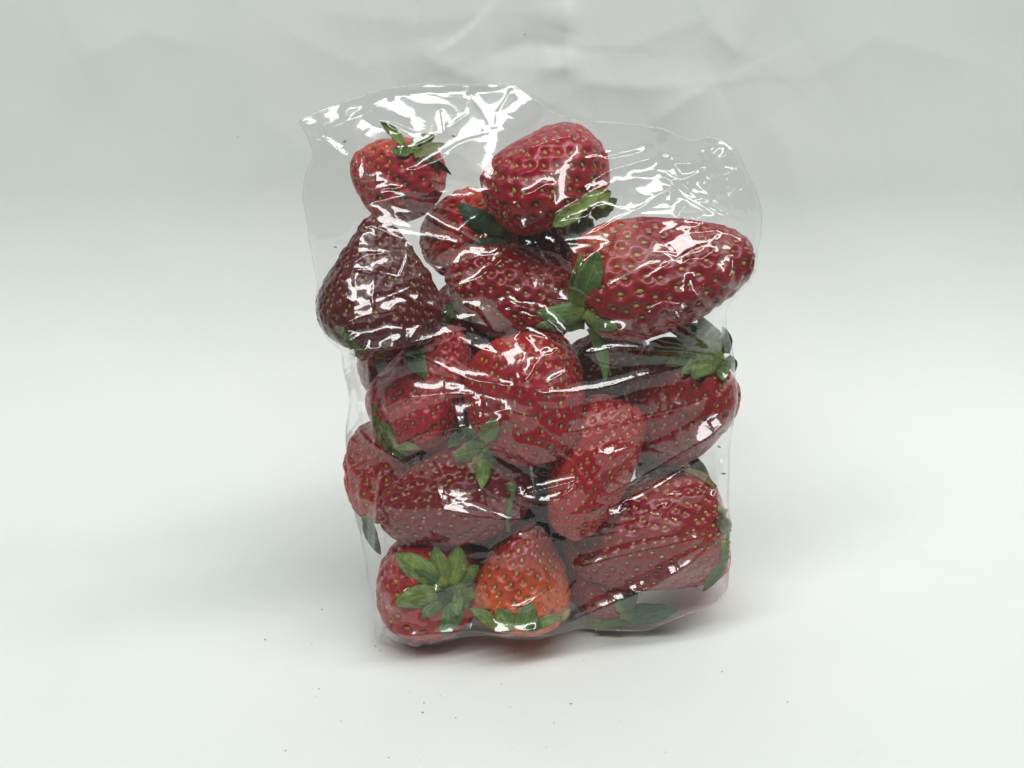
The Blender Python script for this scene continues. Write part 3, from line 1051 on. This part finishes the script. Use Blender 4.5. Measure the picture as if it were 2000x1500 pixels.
F_([(862, 212), (872, 272)], .7, 1.5, 1.5)
F_([(586, 236), (608, 262)], .8, 1, 1)
F_([(596, 361), (613, 303), (622, 265)], .9, 1.4, 2, lit='veil')
F_([(622, 262), (668, 300), (684, 306)], .6, 1, 2)
F_([(730, 205), (750, 240)], .6, 1, 1)
# upper right crumple
F_([(1049, 457), (1063, 438), (1092, 409), (1164, 373), (1236, 351), (1296, 346), (1308, 351)], 1.6, 1.6, 6)
F_([(1308, 351), (1332, 380), (1392, 416), (1398, 428), (1375, 433)], 1.3, 1.5, 2)
F_([(1308, 318), (1322, 346), (1339, 373), (1392, 402)], 1.1, 1.3, 1.3)
F_([(1385, 397), (1428, 418), (1457, 435)], 1.2, 1.4, 2)
F_([(1385, 397), (1414, 392), (1452, 390), (1452, 376)], 1.1, 1.2, 2)
F_([(1308, 318), (1378, 319), (1380, 358)], 1.1, 1.2, 2)
F_([(1378, 272), (1375, 308), (1380, 318)], 1.0, 1.2, 1.2)
F_([(1409, 279), (1428, 320), (1450, 370)], 1.2, 1.2, 1.4)
F_([(1378, 272), (1399, 279), (1418, 272)], .9, 1, 1.5)
F_([(1358, 375), (1392, 346), (1428, 363), (1450, 370)], 1.1, 1.2, 2)
F_([(1380, 318), (1396, 296), (1412, 284)], .9, 1.2, 1.2)
F_([(1330, 322), (1352, 336), (1378, 344)], .7, 1, 1.2)
F_([(1412, 330), (1420, 352), (1438, 366)], .7, 1, 1)
F_([(1334, 346), (1358, 345)], .6, .9, 1)
F_([(1170, 312), (1200, 300), (1240, 288), (1284, 276)], 1.6, 3, 5)
F_([(1176, 292), (1224, 290)], .9, 1.4, 3)
F_([(1135, 308), (1172, 296), (1176, 320)], .9, 1.3, 2)
F_([(1202, 404), (1219, 406), (1248, 418), (1344, 418), (1394, 427), (1380, 434), (1332, 434), (1308, 447), (1272, 464)], 1.2, 1.4, 3)
F_([(1060, 440), (1116, 428), (1150, 423), (1159, 406), (1178, 399), (1198, 404), (1212, 411)], 1.2, 1.5, 3)
F_([(1049, 457), (1080, 474), (1135, 476), (1212, 474)], 1.3, 1.5, 3)
F_([(1090, 409), (1111, 426), (1138, 442)], 1.0, 1.2, 1.5)
F_([(1049, 454), (1063, 445), (1116, 440)], 1.0, 1.2, 2)
F_([(1005, 385), (1040, 378), (1062, 362), (1090, 358)], 1.0, 1.6, 3)
F_([(1020, 430), (1100, 385), (1188, 332), (1296, 300)], 1.0, 2.5, 5, lit='veil')
F_([(980, 478), (1030, 440), (1090, 405)], .9, 1.4, 3, lit='veil')
F_([(1301, 474), (1318, 494), (1282, 491), (1308, 501), (1339, 525)], .9, 1.2, 1.5)
F_([(1433, 460), (1430, 496), (1428, 527), (1414, 561)], .8, 1.2, 1.2)
F_([(1339, 530), (1351, 563), (1368, 597), (1402, 638), (1416, 660)], 1.1, 2, 1.4, lit='veil')
F_([(1301, 585), (1306, 616), (1356, 652), (1411, 688)], .9, 2.4, 1.2, lit='veil')
F_([(1320, 590), (1330, 620), (1370, 650), (1411, 688)], .8, 1.4, 1.2, lit='veil')
# middle
F_([(888, 560), (932, 545), (965, 520), (1000, 490), (1045, 470)], 1.3, 1.5, 5)
F_([(704, 582), (770, 560), (836, 534), (920, 505), (980, 495)], 1.3, 4.5, 1.6, lit='veil')
F_([(700, 600), (790, 570), (860, 548), (930, 530)], .9, 1.0, 2, lit='veil')
F_([(963, 604), (997, 588), (1016, 599), (1056, 611), (1082, 635), (1094, 659), (1096, 680)], 1.5, 1.5, 2)
F_([(970, 608), (1000, 604), (1039, 618), (1080, 630), (1104, 659), (1116, 683), (1123, 698)], 1.3, 1.4, 2)
F_([(1019, 647), (1055, 698)], 1.1, 1.5, 1.5)
F_([(1019, 647), (1094, 671)], 1.1, 1.3, 2)
F_([(1094, 671), (1084, 690), (1055, 698), (1034, 736), (1019, 746), (998, 748)], 1.1, 1.4, 1.6)
F_([(1123, 698), (1135, 688), (1169, 686), (1202, 676), (1248, 678), (1337, 683), (1414, 700), (1402, 708), (1337, 710)], 1.5, 1.5, 4)
F_([(1068, 752), (1043, 758), (1054, 768), (1116, 765), (1188, 753), (1260, 731), (1344, 714)], 1.5, 1.5, 4)
F_([(1060, 754), (1111, 722)], .9, 1.2, 1.5)
F_([(858, 640), (892, 659), (935, 681), (981, 693)], 1.4, 1.4, 4)
F_([(760, 690), (800, 690), (832, 700), (880, 724), (928, 743), (990, 753), (1030, 760)], 1.5, 1.5, 4)
F_([(660, 675), (740, 678), (800, 672), (860, 655), (930, 640)], 1.1, 3, 1.6, lit='veil')
F_([(760, 560), (880, 620), (960, 640), (1000, 690)], .9, 4, 2, lit='veil')
# milky pleats
F_([(650, 640), (720, 615), (800, 600), (858, 590)], 1.0, 3.5, 1.6, lit='veil')
F_([(900, 590), (935, 600), (962, 640), (975, 690)], 1.0, 3.5, 1.6, lit='veil')
F_([(1000, 585), (1060, 575), (1120, 590)], .9, 3, 1.6, lit='veil')
F_([(700, 400), (770, 385), (850, 380), (905, 365)], 1.0, 3, 1.6, lit='veil')
F_([(955, 325), (1010, 300), (1075, 272), (1130, 262)], 1.0, 3.5, 1.6, lit='veil')
F_([(1150, 640), (1230, 645), (1320, 668), (1410, 690)], .9, 2.4, 1.4, lit='veil')
F_([(740, 800), (800, 770), (880, 765), (940, 770)], .9, 4, 1.6, lit='veil')
F_([(920, 800), (990, 800), (1060, 815)], .9, 3, 1.4, lit='veil')
F_([(1340, 455), (1400, 448), (1465, 470)], .8, 2, 1.2, lit='veil')
F_([(690, 965), (760, 985), (830, 1000)], .9, 3, 1.4, lit='veil')
F_([(960, 1090), (1020, 1050), (1080, 1040)], .8, 2.5, 1.2, lit='veil')
# left flap
F_([(724, 681), (723, 712), (728, 780), (736, 868), (743, 870)], 1.3, 1.2, 2.5)
F_([(672, 690), (700, 676), (724, 681)], 1.1, 1.5, 2)
F_([(693, 830), (724, 861), (794, 902), (825, 880), (818, 933)], 1.0, 2.4, 1.4, lit='veil')
F_([(767, 890), (748, 923), (738, 976), (736, 1084), (740, 1160)], .7, .8, .8, lit='veil')
F_([(682, 770), (700, 800), (712, 830)], .8, 1.2, 1.5, lit='veil')
# veil band over the plump berry and right side
F_([(1085, 850), (1180, 826), (1290, 800), (1385, 776)], 1.2, 4.5, 1.2, lit='veil')
F_([(1159, 980), (1260, 920), (1380, 848), (1430, 806)], 1.3, 4.0, 1.4, lit='veil')
F_([(760, 876), (830, 838), (930, 824), (1010, 815)], 1.2, 7, 1.8, lit='veil')
F_([(1160, 880), (1190, 888), (1212, 877), (1241, 873)], 1.2, 1.8, 3)
F_([(1000, 954), (1024, 969), (1060, 976), (1096, 971), (1133, 935)], 1.6, 2.0, 3)
F_([(1020, 962), (1068, 952), (1133, 933)], 1.1, 1.4, 2)
F_([(1200, 995), (1234, 976), (1260, 964), (1308, 933), (1356, 899), (1404, 875), (1423, 878)], 1.4, 1.5, 3)
F_([(1289, 969), (1308, 966), (1344, 966), (1390, 962)], 1.0, 1.3, 3)
F_([(1236, 974), (1234, 1005)], .9, 1.2, 1.2)
F_([(1183, 1002), (1207, 1002), (1231, 981)], 1.1, 1.5, 2)
F_([(1241, 986), (1272, 1000), (1294, 1005), (1282, 986)], 1.0, 1.4, 2)
F_([(1402, 940), (1392, 969), (1394, 1007)], .8, 1, 1)
F_([(1418, 880), (1400, 930), (1398, 1000), (1404, 1060)], .7, 1, 1)
F_([(1120, 1050), (1230, 1032), (1380, 1000)], .9, 1.5, 4, lit='veil')
F_([(1110, 1110), (1240, 1075), (1390, 1040)], .9, 1.5, 4, lit='veil')
F_([(1092, 1221), (1154, 1190), (1260, 1144), (1351, 1091), (1412, 1040)], 1.6, 1.6, 6, lit='veil')
F_([(745, 990), (850, 985), (976, 1007), (1060, 1010)], 1.0, 5, 7, lit='veil')
F_([(735, 1215), (800, 1235), (920, 1222), (1050, 1225), (1092, 1221)], .8, 1.4, 2, lit='veil')

for k in range(70):
    a0, b0 = rng.uniform(640, 1440), rng.uniform(200, 1210)
    th = R(rng.choice([20, 28, -18, -30, 35, 150, 75, -60]) + rng.normal(0, 9))
    ln = rng.uniform(25, 110)
    p = [(a0 + ln * t * math.cos(th) + 6 * math.sin(5 * t + k), b0 - ln * t * math.sin(th) + 5 * math.sin(7 * t + k)) for t in (0, .3, .65, 1)]
    h = rng.uniform(.25, .8)
    F_(p, h, h * rng.uniform(.8, 2.2), h * rng.uniform(1.5, 4), lit=False)
for k in range(55):                           # fine stretch lines running the way the film is pulled
    a0, b0 = rng.uniform(620, 1360), rng.uniform(260, 1200)
    th = R(rng.choice([16, 24, 30, -14, -22]) + rng.normal(0, 5))
    ln = rng.uniform(90, 300)
    p = [(a0 + ln * t * math.cos(th), b0 - ln * t * math.sin(th) + 14 * math.sin(2.4 * t + k) + 3 * math.sin(9 * t + k)) for t in np.linspace(0, 1, 6)]
    F_(p, rng.uniform(.14, .34), rng.uniform(.35, .8), rng.uniform(.5, 1.6), cr=.1, lit=False)
for k in range(26):                           # crumpled corner
    a0, b0 = rng.uniform(1290, 1470), rng.uniform(280, 440)
    th, ln = rng.uniform(0, 6.28), rng.uniform(15, 55)
    F_([(a0, b0), (a0 + .5 * ln * math.cos(th) + rng.normal(0, 4), b0 + .5 * ln * math.sin(th) + rng.normal(0, 4)), (a0 + ln * math.cos(th), b0 + ln * math.sin(th))], rng.uniform(.4, .9), rng.uniform(.6, 1.2), rng.uniform(.8, 2), lit=False)

ridge = np.zeros_like(HF)
HS = HF.copy()
for _ in range(12):
    HS = .25 * (np.roll(HS, 2, 0) + np.roll(HS, -2, 0) + np.roll(HS, 2, 1) + np.roll(HS, -2, 1))
GV, GX_ = np.gradient(HS, GR)
TROFFER, FILL_LAMP = np.array([0.15, -0.40, 1.32]), np.array([-0.15, -1.05, 1.65])
for (pp, h, l_, r2, cr, lit) in FOLDS:
    q = []
    for a, c_ in pp:
        w = .02
        for _ in range(4):
            xx, vv = pix(a, c_, w)
            i = min(max(int((vv - VV0) / GR), 0), NV - 1); j = min(max(int((xx - X0) / GR), 0), NX - 1)
            w = HF[i, j]
        q.append((xx, vv))
    q = np.array(q)
    # densify with a little wobble, as a crease in film has
    seg = np.hypot(*np.diff(q, axis=0).T); cu = np.concatenate([[0], np.cumsum(seg)])
    tt = np.linspace(0, cu[-1], max(int(cu[-1] / .002), 3))
    qq = np.stack([np.interp(tt, cu, q[:, 0]), np.interp(tt, cu, q[:, 1])], 1)
    qq[1:-1] += rng.normal(0, .00008, (len(qq) - 2, 2))
    l_, r2, h = l_ * .001, r2 * .001, h * .0015
    ml = 5 * max(l_, r2)
    j0, j1 = int((qq[:, 0].min() - ml - X0) / GR), int((qq[:, 0].max() + ml - X0) / GR)
    i0, i1 = int((qq[:, 1].min() - ml - VV0) / GR), int((qq[:, 1].max() + ml - VV0) / GR)
    j0, i0 = max(j0, 0), max(i0, 0); j1, i1 = min(j1, NX - 1), min(i1, NV - 1)
    d, sd, al = seg_dist(XG[i0:i1, j0:j1], VG[i0:i1, j0:j1], qq)
    de = np.sqrt(d * d + (cr * .001) ** 2) - cr * .001
    s = np.where(sd > 0, l_, r2)
    # blend of the two spreads round the ends so that no step opens there
    endf = np.clip(np.minimum(al, 1 - al) / .12, 0, 1)
    smn = np.minimum(l_, r2)
    s = smn + (s - smn) * endf
    LP = FILL_LAMP if lit == 'veil' else TROFFER
    if lit:                                   # a pulled fold: its upper side stands up steeply whatever the film does around it
        sl = []
        for q0 in range(len(qq)):
            tn = qq[min(q0 + 1, len(qq) - 1)] - qq[max(q0 - 1, 0)]
            tn = tn / (np.hypot(*tn) + 1e-12)
            nrm_ = np.array([-tn[1], tn[0]])
            pu = qq[q0] + nrm_ * .0012
            i = min(max(int((pu[1] - VV0) / GR), 0), NV - 1); j = min(max(int((pu[0] - X0) / GR), 0), NX - 1)
            # slope at which the film would mirror the chosen lamp here
            P0 = world_of(np.array(pu[0]), np.array(pu[1]), HF[i, j])
            hv = (CAM - P0) / np.linalg.norm(CAM - P0) + (LP - P0) / np.linalg.norm(LP - P0) * [0, 1, 1]
            T_ = (hv @ V_AX) / (hv @ W_AX)
            sl.append(np.clip((T_ + GV[i, j]) / max(abs(nrm_[1]), .45), -1.2, 1.9))
        sl = np.array(sl)
        sl = np.convolve(np.pad(sl, 3, mode='edge'), np.ones(7) / 7, 'valid')
        S_ = np.interp(al, tt / tt[-1], sl)
        wf, s2 = max((1.9 if lit == 'veil' else 1.6) * l_, .0014) * np.clip(np.sin(np.pi * np.clip(al, .02, .98)), 0, 1) ** .6, .0022
        vr = .12 if lit == 'veil' else .17
        upper_lit = sl.mean() > -.05           # else the film already leans back further than that, and the lower side lights
        S_ = np.clip(S_ if upper_lit else -S_, 0.02, 1.9)
        tail = np.maximum(S_ - vr, .08) * s2
        du = np.minimum(de, wf)
        up_ = tail * np.exp(-np.maximum(de - wf, 0) / s2) + (S_ + vr) * (wf - du) - vr * (wf * wf - du * du) / wf
        top_ = tail + (S_ + vr) * wf - vr * wf
        dn_ = top_ * np.exp(-de / np.maximum(r2, top_ / 1.1))
        if not upper_lit:
            up_, dn_ = dn_, up_
        w_end = np.clip(np.minimum(al, 1 - al) / .10, 0, 1)
        f = np.where(sd > 0, up_, dn_) * (w_end * w_end * (3 - 2 * w_end)) * np.exp(-np.maximum(d - ml * .8, 0) / .001)
        # beyond the two ends only a point remains
    else:
        f = h * np.exp(-de / s) * (.35 + .65 * endf ** .7)
    ridge[i0:i1, j0:j1] = np.maximum(ridge[i0:i1, j0:j1], f) + .25 * np.minimum(ridge[i0:i1, j0:j1], f)

# loose crinkle of the film
crk = .00045 * (1 - np.abs(vnoise(XG * 70 + 20 * VG, VG * 55, 11))) ** 3 + .0004 * vnoise(XG * 48, VG * 48 + 9, 12) + .00010 * (1 - np.abs(vnoise(XG * 150, VG * 190 + 60 * XG, 13))) ** 3
db, _, _ = seg_dist(XG[::2, ::2], VG[::2, ::2], np.concatenate([ol[::6], ol[:1]]))
db = np.repeat(np.repeat(db, 2, 0), 2, 1)[:NV, :NX]
edge = np.clip(db / .0035, 0, 1)
HF = HF + (ridge + crk) * edge
HB = HB + crk[::-1] * edge * 1.4
obs_f = np.where(hfront > -.5, hfront + .0001, -1)
HF = np.maximum(HF, np.where(IN, obs_f, -1))
HB = np.maximum(HB, .0012)

bag = bpy.data.objects.new('plastic_bag', None)
bag.empty_display_size = .05
col.objects.link(bag)
tag(bag, 'clear crinkled plastic bag full of strawberries standing on white paper', 'bag')


def sheet(name, H, sign):
    need = IN.copy()
    cell = IN[:-1, :-1] | IN[1:, :-1] | IN[:-1, 1:] | IN[1:, 1:]
    vi = np.zeros(IN.shape, bool)
    vi[:-1, :-1] |= cell; vi[1:, :-1] |= cell; vi[:-1, 1:] |= cell; vi[1:, 1:] |= cell
    X, V, Wd = XG.copy(), VG.copy(), np.where(IN, H, w_floor(VG) if sign > 0 else -w_floor(VG))
    out = vi & ~IN
    oi = np.argwhere(out)
    P_ = np.stack([X[out], V[out]], 1)
    best = np.full(len(P_), 1e9); bp_ = P_.copy()
    a = ol; b2 = np.roll(ol, -1, 0)
    for p, q in zip(a, b2):
        dd = q - p
        t = np.clip(((P_ - p) @ dd) / (dd @ dd), 0, 1)
        c = p + t[:, None] * dd
        e = ((P_ - c) ** 2).sum(1)
        m = e < best
        best[m] = e[m]; bp_[m] = c[m]
    X[out], V[out] = bp_[:, 0], bp_[:, 1]
    Wd[out] = sign * w_floor(V[out])
    ids = -np.ones(IN.shape, int)
    ids[vi] = np.arange(vi.sum())
    co = world_of(X[vi], V[vi], sign * Wd[vi])
    co[:, 2] = np.maximum(co[:, 2], .0008)
    c = np.argwhere(cell)
    f = np.stack([ids[c[:, 0], c[:, 1]], ids[c[:, 0], c[:, 1] + 1], ids[c[:, 0] + 1, c[:, 1] + 1], ids[c[:, 0] + 1, c[:, 1]]], 1)
    if sign < 0:
        f = f[:, ::-1]
    return link(name, new_mesh(name, co, f), bag, mat=FILM)


sheet('front_sheet', HF, 1)
sheet('back_sheet', HB, -1)

# the welded rim where the two sheets meet
n_ = len(ol)
vs, fs = [], []
wr = w_floor(ol[:, 1])
cen = world_of(ol[:, 0], ol[:, 1], wr)
cen[:, 2] = np.maximum(cen[:, 2], .0009)
for q in range(n_):
    tn = cen[(q + 1) % n_] - cen[q - 1]
    tn /= np.linalg.norm(tn)
    e1_ = np.cross(tn, W_AX); e1_ /= np.linalg.norm(e1_)
    e2_ = np.cross(tn, e1_)
    for c_ in range(6):
        a = 2 * math.pi * c_ / 6
        vs.append(cen[q] + .00028 * (math.cos(a) * e1_ + math.sin(a) * e2_))
for q in range(n_):
    for c_ in range(6):
        fs.append((q * 6 + c_, q * 6 + (c_ + 1) % 6, ((q + 1) % n_) * 6 + (c_ + 1) % 6, ((q + 1) % n_) * 6 + c_))
link('rim', new_mesh('rim', vs, fs), bag, mat=FILM)

# ------------------------------------------------------------------ crumbs on the paper, flecks inside the bag
def bits(name, items, mat):
    vs, fs = [], []
    r2 = np.random.default_rng(21)
    for (p, nrm, s, el) in items:
        nrm = np.asarray(nrm) / np.linalg.norm(nrm)
        a = np.cross(nrm, [1, .2, .3]); a /= np.linalg.norm(a)
        th = r2.uniform(0, 6.28)
        u = math.cos(th) * a + math.sin(th) * np.cross(nrm, a)
        w = np.cross(nrm, u)
        k = len(vs)
        for du, dw, dn in ((-el, 0, .2), (0, -1, .3), (el, .1, .2), (.1, 1, .3), (.1, 0, 1), (0, 0, -.3)):
            j = r2.uniform(.7, 1.3)
            vs.append(np.asarray(p) + s * j * (du * u + dw * w + dn * nrm))
        for t in ((0, 1, 4), (1, 2, 4), (2, 3, 4), (3, 0, 4), (1, 0, 5), (2, 1, 5), (3, 2, 5), (0, 3, 5)):
            fs.append([k + q for q in t])
    return link(name, new_mesh(name, np.array(vs), fs, smooth=False), None, mat=mat)


it = []
known = [(518, 1250, 5), (828, 1374, 4), (826, 1393, 5), (1006, 1275, 4), (733, 1263, 5), (743, 1272, 4), (629, 1191, 4), (609, 1259, 3), (860, 1360, 4), (890, 1403, 4), (1115, 1375, 6),
         (1140, 1290, 3), (1082, 1413, 3), (558, 1466, 4), (759, 1481, 4), (822, 1485, 3), (1000, 1461, 3), (1410, 1312, 4), (1300, 1470, 3), (1538, 1372, 4), (666, 1409, 3), (623, 1346, 4),
         (616, 1362, 3), (801, 1353, 3), (1067, 1460, 3), (996, 1382, 3), (980, 1337, 3), (1212, 1410, 3), (660, 2, 4), (465, 268, 4), (770, 118, 3), (1025, 68, 4), (1135, 226, 6), (1530, 38, 3)]
rk = np.random.default_rng(3)
for k in range(0):
    known.append((rk.uniform(30, 1970), rk.uniform(1270, 1495), rk.uniform(1.2, 2.6)))
for k in range(4):
    known.append((rk.uniform(30, 1970), rk.uniform(5, 1200), rk.uniform(1, 2.2)))
for a, c_, s in known:
    x, s_ = paper_hit(a, c_)
    y, z, ny, nz = [float(q) for q in sweep(s_)]
    it.append(((x, y + ny * .0012 * 0, z + .0002), (0, ny, nz), s * .30 * MM, rk.uniform(1, 1.8)))
tag(bits('crumbs', it, CRUMB), 'tiny dark crumbs scattered over the white paper', 'crumbs', kind='stuff')

it = []
fx = [(674, 276), (886, 266), (985, 417), (655, 483), (1062, 545), (1075, 560), (928, 600), (922, 644), (1165, 620), (1415, 560), (1400, 480), (1404, 872), (1413, 925)]
for a, c_ in fx:
    it.append((a, c_, 4, 2.6))
for k in range(230):
    it.append((rk.uniform(740, 1400), rk.uniform(430, 1220), rk.uniform(1.0, 2.0), rk.uniform(.9, 2.2)))
res = []
for a, c_, s, el in it:
    w = .02
    for _ in range(4):
        xx, vv = pix(a, c_, w)
        i, j = int((vv - VV0) / GR), int((xx - X0) / GR)
        w = HF[i, j] - .0004
    if IN[i, j]:
        res.append((world_of(np.array(xx), np.array(vv), np.array(w)), W_AX, s * .5 * MM, el))
tag(bits('flecks', res, FLECK), 'straw coloured flecks clinging to the inside of the bag', 'flecks', kind='stuff')
